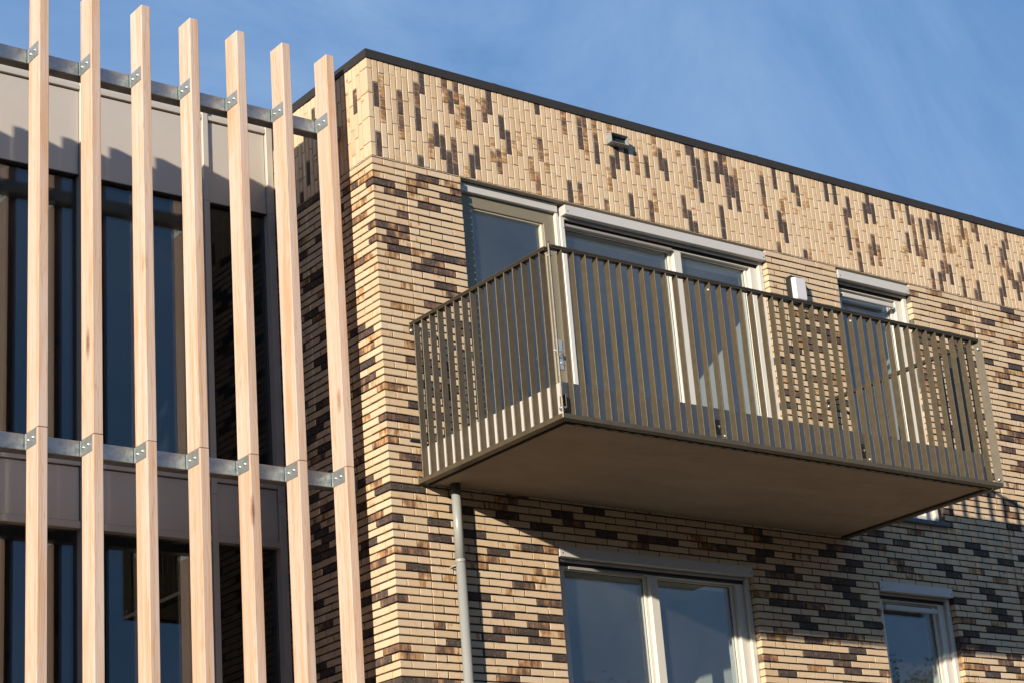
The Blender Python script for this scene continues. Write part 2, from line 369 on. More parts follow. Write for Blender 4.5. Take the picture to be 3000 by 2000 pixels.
def run(part, n, x0, x1, start, dark, mid, side=False):
    """lay a course from x0 to x1; head joints on start + k*pitch"""
    zc = -CO * n + BH / 2; k = math.floor((x0 - start) / PI) - 1; pieces = []
    while True:
        a = start + k * PI; b = a + BL; k += 1
        if a > x1: break
        a2, b2 = max(a, x0), min(b, x1)
        if b2 - a2 > 0.02: pieces.append([a2, b2])
    out = []
    for p in pieces:                                             # slivers are joined to their neighbour, as a bricklayer would
        if out and (p[1] - p[0] < 0.045): out[-1][1] = p[1]
        else: out.append(p)
    if len(out) > 1 and out[0][1] - out[0][0] < 0.045: out[1][0] = out[0][0]; out.pop(0)
    for a, b in out:
        L = max(0.03, round((b - a) / 0.005) * 0.005) if abs(b - a - BL) > 0.004 else BL
        dz = rb.uniform(-.0012, .0012); dy = rb.uniform(-.0015, .0015); c = (a + b) / 2
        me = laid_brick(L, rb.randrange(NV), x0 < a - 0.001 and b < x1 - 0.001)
        if side: add(part, me, (dy, c, zc + dz), MAT_SIDE, dark, mid, *side_face(a, b, zc - .024, zc + .024))
        else: add(part, me, (c, dy, zc + dz), MAT_FRONT, dark, mid, *front_face(a, b, zc - .024, zc + .024))
EXP1, EXP2 = 0.3215, 7.055
NC = int(-ZB / CO)
for n in range(1, NC + 1):
    zc = -CO * n + BH / 2; head = n % 2 == 1
    lx, ly = (0.1035, 0.2105) if head else (0.2105, 0.1035)
    add('front_wall', corner_brick(lx, ly, BH, rb.randrange(4)), (rb.uniform(-.001, .001), rb.uniform(-.001, .001), zc), MAT_FRONT, 0.12, 0.12, *front_face(0, lx, zc - .024, zc + .024))
    x = lx + 0.0065; L = EXP1 - x - 0.003
    add('front_wall', laid_brick(round(L, 4), rb.randrange(NV)), (x + L / 2, rb.uniform(-.001, .001), zc), MAT_FRONT, 0.10, 0.10, *front_face(x, x + L, zc - .024, zc + .024))
    # front field, cut by the openings
    segs = [(EXP1 + 0.004, EXP2 - 0.004), (EXP2 + 0.004, XE)]
    for x0, x1, z0, z1 in OPEN:
        if z0 < zc < z1 - 0.02:
            ns = []
            for a, b in segs:
                if x1 <= a or x0 >= b: ns.append((a, b))
                else:
                    if x0 - a > 0.03: ns.append((a, x0))
                    if b - x1 > 0.03: ns.append((x1, b))
            segs = ns
    for a, b in segs:
        st = 0.855 + 0.004 + (0.1085 if head else 0.0)
        right = a > 4.0
        run('front_wall', n, a, b, st + 0.02 * math.sin(n * 1.7) * (a > 1), 0.15 if right or n > 44 else 0.105, 0.15 if right else 0.12)
    # side wall
    run('side_wall', n, ly + 0.0065, YS, ly + 0.0065, 0.16, 0.13, True)
# the upright band under the coping
PC = 0.0566
def column(part, c, k, side):
    o = (0.0 if k % 2 else -0.108) + 0.012 * math.sin(k * 2.3); z = o
    while z < ZTOP:
        a, b = max(z, 0.004), min(z + BL, ZTOP); z += PI
        if b - a < 0.028: continue
        L = round((b - a) / 0.004) * 0.004 if abs(b - a - BL) > .003 else BL
        me = laid_brick(L, rb.randrange(NV)); zc = (a + b) / 2; d = rb.uniform(-.0015, .0015); e = rb.uniform(-.001, .001)
        if side: add(part, me, (d, c + e, zc), MAT_UPSIDE, 0.12, 0.04, *side_face(c - .024, c + .024, a, b), upright=1)
        else: add(part, me, (c + e, d, zc), MAT_UP, 0.10, 0.075, *front_face(c - .024, c + .024, a, b), upright=1)
z = -0.108 + 0.012; k = 0
while z < ZTOP:                                                       # the corner column, seen from both sides
    a, b = max(z, 0.004), min(z + BL, ZTOP); z += PI
    if b - a > 0.03: add('upright_brick_band', corner_brick(0.0485, 0.1035, round(b - a, 3), k % 3), (0, 0, (a + b) / 2), MAT_FRONT, 0.0, 0.0, *front_face(0, .0485, a, b), upright=1); LISTS['upright_brick_band'][-1] = LISTS['upright_brick_band'][-1][:6] + ((-99, -99),)
    k += 1
k = 1; x = PC + 0.024
while x < XE: column('upright_brick_band', x, k, False); x += PC; k += 1
k = 0; y = 0.1035 + 0.0065 + 0.024
while y < YS: column('upright_brick_band', y, k, True); y += PC; k += 1

# where the fired-dark (first list) and the scorched (second list) bricks sit in the wall
FIRED = [
    (996, 88, 0.8839, '43,235 97,210 138,217 215,230 252,175 240,288 274,220 303,343 354,243 417,297 327,388 350,430 106,375 251,430 371,458 427,452 445,418 487,240 532,327 553,370 655,266 772,535 808,360 866,412 889,455 937,430 918,408 1010,448 1055,425 1076,465 955,578 1025,595',
     '154,180 120,255 235,208 222,318 287,378 330,198 371,208 378,275 394,255 368,395 471,270 502,378 523,437 541,403 636,465 667,395 690,440 658,505 749,308 800,305 821,325 832,408 856,340 909,495 888,325 972,445 1033,380 1040,565 808,545 884,565 410,468 593,380'),
    (2000, 350, 0.7446, '17,125 40,150 62,190 50,235 75,280 103,205 143,215 157,180 184,230 208,275 195,315 234,320 32,398 55,425 166,390 174,455 331,270 345,228 369,395 393,450 420,250 443,295 476,525 565,290 601,300 650,390 659,345 660,470 707,565 727,365 740,335 760,380 766,495 753,535 808,355 877,375 930,420 963,435 879,485 910,498 944,507 972,400 995,445 1004,410 1017,490 1020,597 1054,610 1013,635 1100,440 1165,455 1110,660 1173,675 1209,537 1278,520 1285,630 1275,660 1268,700 1325,605 1335,670',
     '8,340 383,355 495,510 690,475 790,545 843,365 900,420 868,520 934,540 1050,495 1027,550 980,625 1145,432 1073,540 1136,555 1162,690 1125,480 1090,465 1272,550 1260,570 1290,580 1318,500 1313,640 1285,480 305,210 375,490 590,450 343,350 225,240 95,145 175,165'),
    (1000, 430, 0.636, '192,163 252,208 405,145 505,235 410,277 290,375 265,468 483,512 378,557 490,648 75,845',
     '182,125 205,358 262,402 200,490 195,422 370,492 330,193 357,230 355,168 500,168 535,205 427,535 483,578 282,310 552,528 282,738 415,728 200,860 300,640 75,130 95,155 45,180 115,860 80,320 90,525 60,700 60,505 110,265'),
    (1000, 950, 0.636, '324,163 255,430 340,437 325,750 235,738 230,885 110,28 120,175 122,245 115,715 85,830',
     '260,497 240,288 200,40 352,645 332,820 325,600 190,497 110,110 95,295 95,435 180,755 50,630'),
    (1000, 1430, 0.636, '240,130 448,152 455,225 355,357 735,290 885,270 610,205 600,240 845,442 938,520 637,495 750,578 940,595 278,502 675,680 752,652 860,662 912,702 520,708 705,758 1005,780 290,730 200,788 765,50 700,78 765,120 1015,118 1075,155 285,880 140,245 115,290 115,440 115,510 120,660',
     '375,250 275,273 345,283 680,318 632,348 965,282 926,378 893,410 215,512 947,668 495,742 822,842 770,878 870,808 905,628 240,740 325,770 500,405 925,175 380,885 500,890 165,340 335,68 200,140 395,400 480,630'),
    (2150, 1500, 0.6324, '100,85 160,122 155,188 460,163 565,178 425,185 573,240 535,268 455,318 540,330 500,352 790,145 1023,175 1130,160 1165,195 995,262 1035,295 1005,58 1290,70 1060,415 1195,370 1215,402 1245,465 1285,497 1300,557 1195,517 1110,570 1085,598 1125,630 1195,637 1095,658 1310,675 1215,762 1310,738 1265,235 595,425 540,388 435,473 520,482 630,525 310,490 362,530 310,428 210,418 215,352 205,290 235,262 490,575 370,597 580,648 372,663 460,670 545,678 508,707 555,742 240,780',
     '420,345 1145,278 805,268 765,232 680,160 640,125 860,97 675,100 1278,13 1275,95 1110,510 1250,525 1070,690 1100,722 1175,728 1280,708 1260,315 385,437 185,385 290,300 235,553 570,582 450,602 385,728 700,752 170,680 200,583 700,463 845,300 260,405 1320,385 330,210 110,245'),
    (2600, 850, 0.7255, '475,80 505,110 398,127 283,123 100,37 505,262 405,285 512,308 468,388 515,512 470,600 480,648 425,825 485,858 490,890 250,885',
     '120,13 310,103 260,75 180,32 490,130 405,175 290,155 330,157 460,340 487,325 430,360 510,465 470,550 500,580 530,605 538,180 490,215 530,700 520,770'),
    (1000, 1200, 0.5102, '720,575 955,605 1160,665 1260,595 1350,645 1470,575 1530,710 1780,740 1890,765', '880,540 955,505 1710,775 1010,515'),
    (1582, 1554, 0.523, '380,20 590,45 720,60 1070,100 1275,50 1285,120 1200,155 1320,310', '885,40 560,85 930,90 1255,340'),
    ]
CENTRES = [(part, i, *t[6]) for part, L in LISTS.items() for i, t in enumerate(L) if 0 < t[6][0] < 3000 and 0 < t[6][1] < 2000]
for part, i, cx, cy in CENTRES:
    t = LISTS[part][i]
    if inside((cx, cy), BAL) or (part != 'front_wall' and cx < 985): continue
    LISTS[part][i] = t[:2] + ((rb.uniform(0.10, 0.22) if rb.random() < 0.16 else rb.uniform(0.0, 0.07)),) + t[3:]
for ox, oy, sc_, dk, bt in FIRED:
    for pts, lo_, hi_ in ((dk, 0.62, 0.96), (bt, 0.32, 0.60)):
        for pt in pts.split():
            px, py = (float(v) for v in pt.split(',')); px = ox + px * sc_; py = oy + py * sc_
            d, part, i = min(((cx - px) ** 2 + (cy - py) ** 2, part, i) for part, i, cx, cy in CENTRES)
            if d < 45 ** 2: t = LISTS[part][i]; LISTS[part][i] = t[:2] + (rb.uniform(lo_, hi_),) + t[3:]

def wall_pieces(x0, x1, z0, z1, holes):
    xs = sorted({x0, x1, *[v for h in holes for v in h[:2]]}); zs = sorted({z0, z1, *[v for h in holes for v in h[2:]]})
    xs = [v for v in xs if x0 <= v <= x1]; zs = [v for v in zs if z0 <= v <= z1]
    return xs, zs, [[not any(h[0] < (xs[i] + xs[i + 1]) / 2 < h[1] and h[2] < (zs[j] + zs[j + 1]) / 2 < h[3] for h in holes) for j in range(len(zs) - 1)] for i in range(len(xs) - 1)]
def holed_slab(name, x0, x1, z0, z1, y0, y1, holes, mat, parent):
    xs, zs, solid = wall_pieces(x0, x1, z0, z1, holes); bm = bmesh.new(); cache = {}
    def vv(i, y, j):
        if (i, y, j) not in cache: cache[(i, y, j)] = bm.verts.new((xs[i], y, zs[j]))
        return cache[(i, y, j)]
    def S(i, j): return 0 <= i < len(xs) - 1 and 0 <= j < len(zs) - 1 and solid[i][j]
    for i in range(len(xs) - 1):
        for j in range(len(zs) - 1):
            if not solid[i][j]: continue
            bm.faces.new((vv(i, y0, j), vv(i + 1, y0, j), vv(i + 1, y0, j + 1), vv(i, y0, j + 1)))
            bm.faces.new((vv(i + 1, y1, j), vv(i, y1, j), vv(i, y1, j + 1), vv(i + 1, y1, j + 1)))
            if not S(i - 1, j): bm.faces.new((vv(i, y1, j), vv(i, y0, j), vv(i, y0, j + 1), vv(i, y1, j + 1)))
            if not S(i + 1, j): bm.faces.new((vv(i + 1, y0, j), vv(i + 1, y1, j), vv(i + 1, y1, j + 1), vv(i + 1, y0, j + 1)))
            if not S(i, j - 1): bm.faces.new((vv(i, y1, j), vv(i + 1, y1, j), vv(i + 1, y0, j), vv(i, y0, j)))
            if not S(i, j + 1): bm.faces.new((vv(i, y0, j + 1), vv(i + 1, y0, j + 1), vv(i + 1, y1, j + 1), vv(i, y1, j + 1)))
    return link(name, from_bm(name, bm), mat, parent)
holes = [(a - 0.004, b + 0.004, c, d) for a, b, c, d in OPEN]
fw = holed_slab('front_wall', 0.020, XE, ZB, -0.003, 0.0175, 0.16, [(a, b, c - (1 if c < -5 else 0), min(d, 1)) for a, b, c, d in holes], MORTAR, bld)
tag(fw, 'cream and dark brown brick front wall')
band = box('upright_brick_band', (0.0065, 0.0048, -0.003), (XE, 0.17, ZTOP - 0.004), MORTAR_L, bld, 0); tag(band, 'band of upright bricks under the roof edge')
bandside = box('band_backing', (0.0048, 0.17, -0.003), (0.16, YS + 0.02, ZTOP - 0.004), MORTAR_L, band, 0)
sw = box('side_wall', (0.0175, 0.16, ZB), (0.16, YS + 0.02, -0.003), MORTAR, bld, 0); tag(sw, 'shaded brick side wall beside the timber posts')
lw = lower_wall_mat()
box('lower_wall', (0.0, 0.0, GZ), (16, 0.16, ZB), lw, bld, 0); box('lower_side_wall', (0.0, 0.16, GZ), (0.16, 12, ZB), lw, bld, 0)
box('far_front_wall', (XE, 0.0, ZB), (16, 0.16, ZTOP - .004), lw, bld, 0)
box('inner_side_wall', (0.16, YS + 0.02, ZB), (0.3, 12, ZTOP - 0.004), lw, bld, 0)
box('rear_wall', (0.3, 11.8, GZ), (16, 12, ZTOP - .004), lw, bld, 0); box('end_wall', (15.8, 0.16, GZ), (16, 11.8, ZTOP - .004), lw, bld, 0)
box('roof', (0.16, 0.17, 0.60), (15.8, 11.8, 0.66), ROOFM, bld, 0)
PART = {'front_wall': fw, 'side_wall': sw, 'upright_brick_band': band}
MASSNAME = {'front_wall': 'brickwork', 'side_wall': 'brickwork', 'upright_brick_band': 'brickwork'}
CEN = {}
for part, L in LISTS.items():
    L.sort(key=lambda t: -t[4]); singles, rest = L[:300], L[300:]
    par = PART[part]
    for me, mw, burn, rnd, ar, up, ce in singles:
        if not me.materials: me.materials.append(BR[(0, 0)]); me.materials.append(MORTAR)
        o = bpy.data.objects.new('brick', me); C.objects.link(o); attach(o, par)
        o.matrix_local = mw if False else mw
        o.matrix_parent_inverse = Matrix.Translation(-world_loc(par))
        o.location = mw.to_translation(); o.rotation_euler = mw.to_euler(); o.color = (burn, rnd, 0, 1)
        if up: o.material_slots[0].link = 'OBJECT'; o.material_slots[0].material = BR[(1, 0)]
    if not rest: continue
    V, F, A, MI = [], [], [], []
    for me, mw, burn, rnd, ar, up, ce in rest:
        b0 = len(V); V += [mw @ v.co for v in me.vertices]; F += [tuple(b0 + i for i in p.vertices) for p in me.polygons]; MI += [p.material_index for p in me.polygons]; A += [(burn, rnd, 0, 1)] * len(me.vertices)
    me = mesh('brickwork', V, F); at = me.color_attributes.new('burn', 'FLOAT_COLOR', 'POINT'); at.data.foreach_set('color', [c for a in A for c in a])
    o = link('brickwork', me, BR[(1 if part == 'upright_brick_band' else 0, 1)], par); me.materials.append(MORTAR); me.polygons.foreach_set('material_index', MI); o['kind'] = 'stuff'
# coping
def coping():
    y0, y1, z0, z1, x0 = -0.012, 0.36, 0.856, 0.933, -0.012
    prof = [(0.0, z0), (0.0, z1 - 0.004), (0.004, z1), (0.36, z1 + 0.01), (0.36, z0), (0.012, z0)]     # (inset, z)
    V, F = [], []; n = len(prof)
    for px, py in ((12.0, x0), (0.0, x0), (0.0, 12.0)):
        pass
    for i, z in prof: V.append((15.9, y0 + i, z))
    for i, z in prof: V.append((x0 + i, y0 + i, z))
    for i, z in prof: V.append((x0 + i, 11.9, z))
    for s in range(2):
        for k in range(n):
            q = (k + 1) % n; F.append((s * n + k, s * n + q, (s + 1) * n + q, (s + 1) * n + k))
    F += [tuple(range(n)), tuple(range(3 * n - 1, 2 * n - 1, -1))]
    me = mesh('roof_edge_trim', V, F); bm = bmesh.new(); bm.from_mesh(me); bmesh.ops.recalc_face_normals(bm, faces=bm.faces[:]); bm.to_mesh(me); bm.free()
    return tag(link('roof_edge_trim', me, CAP, bld), 'charcoal metal roof edge')
coping()
for cx in (1.25, 4.25, 7.25): box('coping_joint', (cx, -0.0128, 0.8553), (cx + 0.05, 0.30, 0.9333), CAP, bld, 0.001)

# ------------------------------------------------------------------ windows and door of the building
def room(x0, x1, z0, z1, y0=0.30, y1=3.2):
    V = [(x, y, z) for x in (x0, x1) for y in (y0, y1) for z in (z0, z1)]
    F = [(0, 1, 3, 2), (4, 6, 7, 5), (0, 4, 5, 1), (2, 3, 7, 6), (0, 2, 6, 4), (1, 5, 7, 3)]
    F.pop(2)                                             # open towards the window
    o = link('room', mesh('room', V, F), ROOM, bld)
    return o
def window(label, x0, x1, zb, zt, mulls, bar=None, vent=None, sill=False, boxed=True, fl=0.12, fr=0.13):
    wd = empty('window', ((x0 + x1) / 2, 0.1, zb), bld); wd['label'] = label
    if boxed:
        sb = box('shutter_box', (x0 + 0.018, -0.004, zt - 0.116), (x1 - 0.008, 0.095, zt - 0.033), BOXG, wd, 0.003, 2)
        for sx in (x0 + 0.048, x1 - 0.03): bolt((sx, -0.0045, zt - 0.088), RUBBER, wd, 0.0045, 0.002, 'y', 'screw')
        box('shutter_lip', (x0 + 0.05, 0.050, zt - 0.142), (x1 - 0.055, 0.078, zt - 0.1165), SHUT, wd, 0.006, 2)
        box('slot_shade_panel', (x0 + 0.012, 0.096, zt - 0.1655), (x1 - 0.012, 0.12, zt - 0.022), SLOT_SHADE, wd, 0)  # dark panel puts the shade of the open shutter gap into its colour
        for a, b in ((x0 + 0.004, x0 + 0.048), (x1 - 0.052, x1 - 0.004)):
            box('shutter_guide', (a, 0.056, zb + 0.005), (b, 0.0895, zt - 0.1185), WHITE, wd, 0.003)
            bolt(((a + b) / 2 + 0.012, 0.0555, zt - 0.22), RUBBER, wd, 0.004, 0.002, 'y', 'screw')
        if bar: box('shutter_bar', (bar[0], 0.068, zt - 0.192), (bar[1], 0.084, zt - 0.168), SHUT, wd, 0.004, 2)
    top = 0.176 if boxed else 0.1
    ring('frame', x0 + 0.003, x1 - 0.003, zb + 0.002, zt - 0.166, fl, fr, 0.085, top - 0.166, 0.092, 0.175, WHITE, wd)
    if vent: box('vent_hood', (vent[0], 0.060, zt - 0.262), (vent[1], 0.0915, zt - 0.216), BOXG, wd, 0.008, 2)
    edges = [x0 + fl + 0.003] + [v for m_ in mulls for v in m_] + [x1 - fr - 0.003]
    for a, b in mulls: box('mullion', (a, 0.090, zb + 0.088), (b, 0.176, zt - top - 0.001), WHITE, wd, 0.003)
    for k in range(0, len(edges), 2):
        a, b = edges[k] + 0.001, edges[k + 1] - 0.001
        ring('sash', a, b, zb + 0.089, zt - top - 0.001, 0.028, 0.032, 0.05, 0.012, 0.128, 0.178, WHITE, wd)
        box('pane', (a + 0.026, 0.150, zb + 0.137), (b - 0.030, 0.172, zt - top - 0.011), GLASS, wd, 0)
        ring('seal', a + 0.027, b - 0.031, zb + 0.138, zt - top - 0.012, 0.006, 0.006, 0.006, 0.006, 0.144, 0.1495, RUBBER, wd)
    ring('reveal', x0 + 0.01, x1 - 0.01, zb - 0.02, zt - 0.10, 0.06, 0.06, 0.05, 0.08, 0.1765, 0.32, PLASTER, wd)
    if sill: box('sill', (x0 - 0.02, -0.045, zb - 0.040), (x1 + 0.022, 0.10, zb + 0.001), STONE, wd, 0.004)
    return wd
window('wide balcony window with two panes under a shutter box', 1.905, 4.247, -2.335, 0.0, [(3.195, 3.282)], bar=(1.972, 3.165), fl=0.075)
window('narrow upper window behind the end of the balcony', 5.155, 6.155, -2.375, 0.0, [], vent=(5.27, 5.965), sill=True)
window('wide lower window in the shade of the balcony', 1.537, 3.62, -5.25, -2.958, [(2.535, 2.622)], bar=(1.69, 2.46))
window('narrow lower window with leafy reflections', 5.133, 6.12, -5.30, -2.958, [], vent=(5.262, 5.945), sill=True)
room(0.8, 4.45, -2.5, -0.06, 0.34); room(4.9, 6.5, -2.5, -0.06, 0.34); room(1.3, 3.9, -5.6, -3.03, 0.34); room(4.9, 6.5, -5.6, -3.03, 0.34)
dr = empty('balcony_door', (1.37, 0.1, -2.335), bld); dr['label'] = 'olive glazed balcony door'
box('head_strip', (0.858, 0.060, -0.088), (1.893, 0.12, -0.012), BOXG, dr, 0.003)
box('jamb', (0.858, 0.070, -2.33), (0.903, 0.17, -0.0885), OLIVE, dr, 0.003)
box('door_post', (1.872, 0.070, -2.33), (1.904, 0.17, -0.0885), WHITE, dr, 0.003)
lf = ring('leaf', 0.906, 1.869, -2.325, -0.093, 0.112, 0.108, 0.20, 0.106, 0.098, 0.165, OLIVE, dr)
ring('glazing_bead', 1.0185, 1.7605, -2.1245, -0.1995, 0.012, 0.022, 0.012, 0.012, 0.112, 0.150, paint('pale_bead', (0.55, 0.50, 0.38), 0.4), dr)
box('pane', (1.024, 0.130, -2.12), (1.752, 0.148, -0.206), GLASS, dr, 0)
box('handle_plate', (1.795, 0.089, -1.475), (1.842, 0.0975, -1.222), STEEL, dr, 0.003)
tube('handle', [(1.818, 0.0885, -1.345), (1.818, 0.045, -1.345), (1.805, 0.035, -1.345), (1.70, 0.035, -1.345)], 0.009, STEEL, dr, 12)
tube('lock_cylinder', [(1.818, 0.0885, -1.42), (1.818, 0.080, -1.42)], 0.013, STEEL, dr, 12)

# ------------------------------------------------------------------ balcony
bal = tag(empty('balcony', (2.54, 0, -2.64)), 'projecting balcony with bronze slat railing and brown soffit', 'balcony')
X0, X1, YF, ZR, ZL = 0.258, 4.832, -1.746, -1.360, -2.640
box('slab', (0.3145, -1.6895, -2.612), (4.7755, -0.002, -2.352), FASCIA, bal, 0.004)
box('soffit', (0.316, -1.684, -2.628), (4.774, -0.003, -2.6125), SOFFIT, bal, 0.002)
SW, SD, PT = 0.008, 0.0545, 0.1085
def flat(name, a, b, mat=BRONZE, bev=0.0012): return bevel_box_mesh(name, a, b, bev)
ms = flat('slat', (-SW, 0, 0), (0, SD, -2.606 * -1 + -1.386)); ms.materials.append(BRONZE)
mside = flat('slat', (0, 0, 0), (SD, SW, 1.22)); mside.materials.append(BRONZE)
k = 0
posts_x = [0.3775 + PT * 13, 0.3775 + PT * 27]
while 0.3775 + PT * k < X1 - 0.07:
    if k not in (13, 27):
        o = link('slat', ms, None, bal); o.location = (0.3775 + PT * k, YF + 0.001, -2.606)
    k += 1
for k in range(16):
    for xx in (X0 + 0.001, X1 - SD - 0.001):
        o = link('slat', mside, None, bal); o.location = (xx, -1.632 + 0.1045 * k, -2.606)
# handrail: a flat top on a narrower web, three runs
for nm, a, b in (('handrail', (X0 + 0.02, YF - 0.002, 0), (X1 - 0.02, YF + 0.052, 0)), ('handrail', (X0 - 0.002, YF + 0.054, 0), (X0 + 0.052, -0.004, 0)), ('handrail', (X1 - 0.052, YF + 0.054, 0), (X1 + 0.002, -0.004, 0))):
    h = box(nm, (a[0], a[1], ZR - 0.013), (b[0], b[1], ZR), BRONZE_D, bal, 0.002)
    i = 0.004
    box('rail_web', (a[0] + i, a[1] + i, ZR - 0.0255), (b[0] - i, b[1] - i, ZR - 0.0133), BRONZE_D, h, 0.001)
# bottom edge profile
for a, b in (((X0, YF, 0), (X1, YF + 0.056, 0)), ((X0, YF + 0.0565, 0), (X0 + 0.051, 0.0, 0)), ((X1 - 0.051, YF + 0.0565, 0), (X1, 0.0, 0))):
    e = box('edge_profile', (a[0], a[1], ZL), (b[0], b[1] - 0.002, ZL + 0.006), BRONZE, bal, 0.001)
def strip(name, a, b, mat=BRONZE, par=None): return box(name, a, b, mat, par or bal, 0.0012)
strip('edge_upstand', (X0, YF - 0.004, ZL + 0.0005), (X1, YF - 0.0005, ZL + 0.036)); strip('edge_upstand', (X0 - 0.004, YF, ZL + 0.0005), (X0 - 0.0005, 0.0, ZL + 0.036)); strip('edge_upstand', (X1 + 0.0005, YF, ZL + 0.0005), (X1 + 0.004, 0.0, ZL + 0.036))
strip('drip_profile', (X0 + 0.085, YF + 0.085, ZL - 0.006), (X1 - 0.085, YF + 0.098, ZL + 0.0115), BRONZE_D); strip('drip_profile', (X0 + 0.085, YF + 0.0985, ZL - 0.006), (X0 + 0.098, -0.01, ZL + 0.0115), BRONZE_D); strip('drip_profile', (X1 - 0.098, YF + 0.0985, ZL - 0.006), (X1 - 0.085, -0.01, ZL + 0.0115), BRONZE_D)
# corner posts: flat plates set on the diagonal, round heads
def plate_post(x, y, ang, wdt=0.062, z1=-1.333):
    n = 8; pr = [(-wdt / 2, ZL + 0.002), (wdt / 2, ZL + 0.002), (wdt / 2, z1 - 0.03)] + [(wdt / 2 * math.cos(math.pi * i / n * 1.0), z1 - 0.03 + 0.03 * math.sin(math.pi * i / n)) for i in range(1, n)] + [(-wdt / 2, z1 - 0.03)]
    th = 0.005; u = Vector((math.cos(ang), math.sin(ang), 0)); q = Vector((-math.sin(ang), math.cos(ang), 0))
    V = [Vector((x, y, 0)) + u * a + q * s * th + Vector((0, 0, z)) for s in (-1, 1) for a, z in pr]; m_ = len(pr)
    F = [tuple(range(m_ - 1, -1, -1)), tuple(range(m_, 2 * m_))] + [(i, (i + 1) % m_, m_ + (i + 1) % m_, m_ + i) for i in range(m_)]
    return link('post', mesh('post', V, F), BRONZE, bal)
p1 = plate_post(X0 + 0.016, YF + 0.016, R(45), 0.066); p2 = plate_post(X1 - 0.016, YF + 0.016, R(-45), 0.066, -1.345)
for zz in (-1.445, -2.575):
    b_ = bolt((X1 - 0.024, YF + 0.012, zz), STEEL, p2, 0.011, 0.012); b_.rotation_euler = (0, 0, R(-45))
for zz, dx in ((-1.44, -0.006), (-2.56, -0.006)):
    b_ = bolt((X0 + 0.024, YF + 0.012, zz), STEEL, p1, 0.009, 0.012); b_.rotation_euler = (0, 0, R(45)); 
    b_ = bolt((X0 + 0.010, YF + 0.022, zz), STEEL, p1, 0.009, 0.012); b_.rotation_euler = (0, 0, R(-135))
for px in posts_x:
    pm = box('post', (px - 0.010, YF + 0.0012, -2.606), (px, YF + 0.0555, -1.3865), BRONZE, bal, 0.0012)
    bolt((px - 0.0105, YF + 0.022, -1.44), STEEL, pm, 0.009, 0.008, 'x'); bolt((px - 0.0105, YF + 0.022, -2.575), STEEL, pm, 0.008, 0.008, 'x')
    br = box('fixing_plate', (px - 0.060, YF + 0.048, -2.555), (px - 0.012, YF + 0.0545, -2.445), BLACK, bal, 0.001)
    bolt((px - 0.034, YF + 0.0475, -2.50), STEEL, br, 0.010, 0.010)
br = box('fixing_plate', (X0 + 0.046, -1.735, -2.558), (X0 + 0.0515, -1.668, -2.455), BRONZE, bal, 0.001); bolt((X0 + 0.0455, -1.672, -2.545), STEEL, br, 0.010, 0.010, 'x')
br = box('fixing_plate', (X0 + 0.062, YF + 0.048, -2.575), (X0 + 0.102, YF + 0.0545, -2.465), BLACK, bal, 0.001)
br = box('fixing_plate', (X1 - 0.130, YF + 0.048, -2.575), (X1 - 0.085, YF + 0.0545, -2.465), BLACK, bal, 0.001); bolt((X1 - 0.105, YF + 0.0475, -2.505), STEEL, br, 0.010, 0.010)
for xx, zz in ((X0 - 0.006, -1.42), (X0 - 0.006, -2.605), (X1 - 0.05, -1.42), (X1 - 0.05, -2.605)):
    t_ = box('wall_tab', (xx, -0.0085, zz - 0.03), (xx + 0.052, -0.0035, zz + 0.03), BRONZE, bal, 0.001); bolt((xx + 0.022, -0.009, zz), STEEL, t_, 0.010, 0.008)
box('flashing', (0.197, -0.012, -2.312), (0.32, -0.0025, -2.291), BLACK, bal, 0.002)
box('flashing', (0.3105, -0.0215, -2.349), (0.853, -0.0025, -2.315), BLACK, bal, 0.002)

# ------------------------------------------------------------------ downpipe, lamp, spout
dp = tag(empty('downpipe', (0.536, -0.082, GZ)), 'grey round downpipe under the balcony corner', 'pipe')
PX, PY = 0.536, -0.082
tube('pipe', [(PX, PY, GZ), (PX, PY, -3.205)], 0.0365, PVC, dp, 28); tube('pipe', [(PX, PY, -3.2055), (PX, PY, -2.672)], 0.0352, PVC, dp, 28)
tube('socket', [(PX, PY, -3.235), (PX, PY, -3.23), (PX, PY, -3.212), (PX, PY, -3.205)], [0.0372, 0.0405, 0.0405, 0.0372], PVC, dp, 28)
tube('spigot', [(PX, PY, -2.71), (PX, PY, -2.70), (PX, PY, -2.629)], [0.0362, 0.0405, 0.0405], PVC_D, dp, 28)
box('clip', (PX - 0.042, PY + 0.004, -3.258), (PX - 0.0375, -0.001, -3.246), PVC, dp, 0.001)
lp = tag(empty('wall_lamp', (4.56, 0, -0.36)), 'white lamp in a black housing on the brick beside the wide window', 'lamp')
def lamp_body(name, x0, x1, z0, z1, y0, y1, r, mat, taper=0.0):
    V, F = [], []; n = 6; corners = [(x1 - r, z1 - r, 0), (x0 + r, z1 - r, 1), (x0 + r, z0 + r, 2), (x1 - r, z0 + r, 3)]
    for y, t in ((y0, 0), (y1 + 0.008, taper * 0.5), (y1, taper)):
        for cx, cz, qd in corners:
            for i in range(n):
                a = math.pi / 2 * (qd + i / (n - 1)); px = cx + r * math.cos(a); pz = cz + r * math.sin(a)
                V.append(((px - (x0 + x1) / 2) * (1 - t / (x1 - x0)) + (x0 + x1) / 2, y, (pz - (z0 + z1) / 2) * (1 - t / (z1 - z0)) + (z0 + z1) / 2))
    m_ = 4 * n
    for k in range(2): F += [(k * m_ + i, k * m_ + (i + 1) % m_, (k + 1) * m_ + (i + 1) % m_, (k + 1) * m_ + i) for i in range(m_)]
    F += [tuple(range(m_ - 1, -1, -1)), tuple(range(2 * m_, 3 * m_))]
    me = mesh(name, V, F); bm = bmesh.new(); bm.from_mesh(me); bmesh.ops.recalc_face_normals(bm, faces=bm.faces[:]); bm.to_mesh(me); bm.free()
    return link(name, me, mat, lp)
lamp_body('housing', 4.462, 4.640, -0.490, -0.232, -0.001, -0.050, 0.024, BLACK)
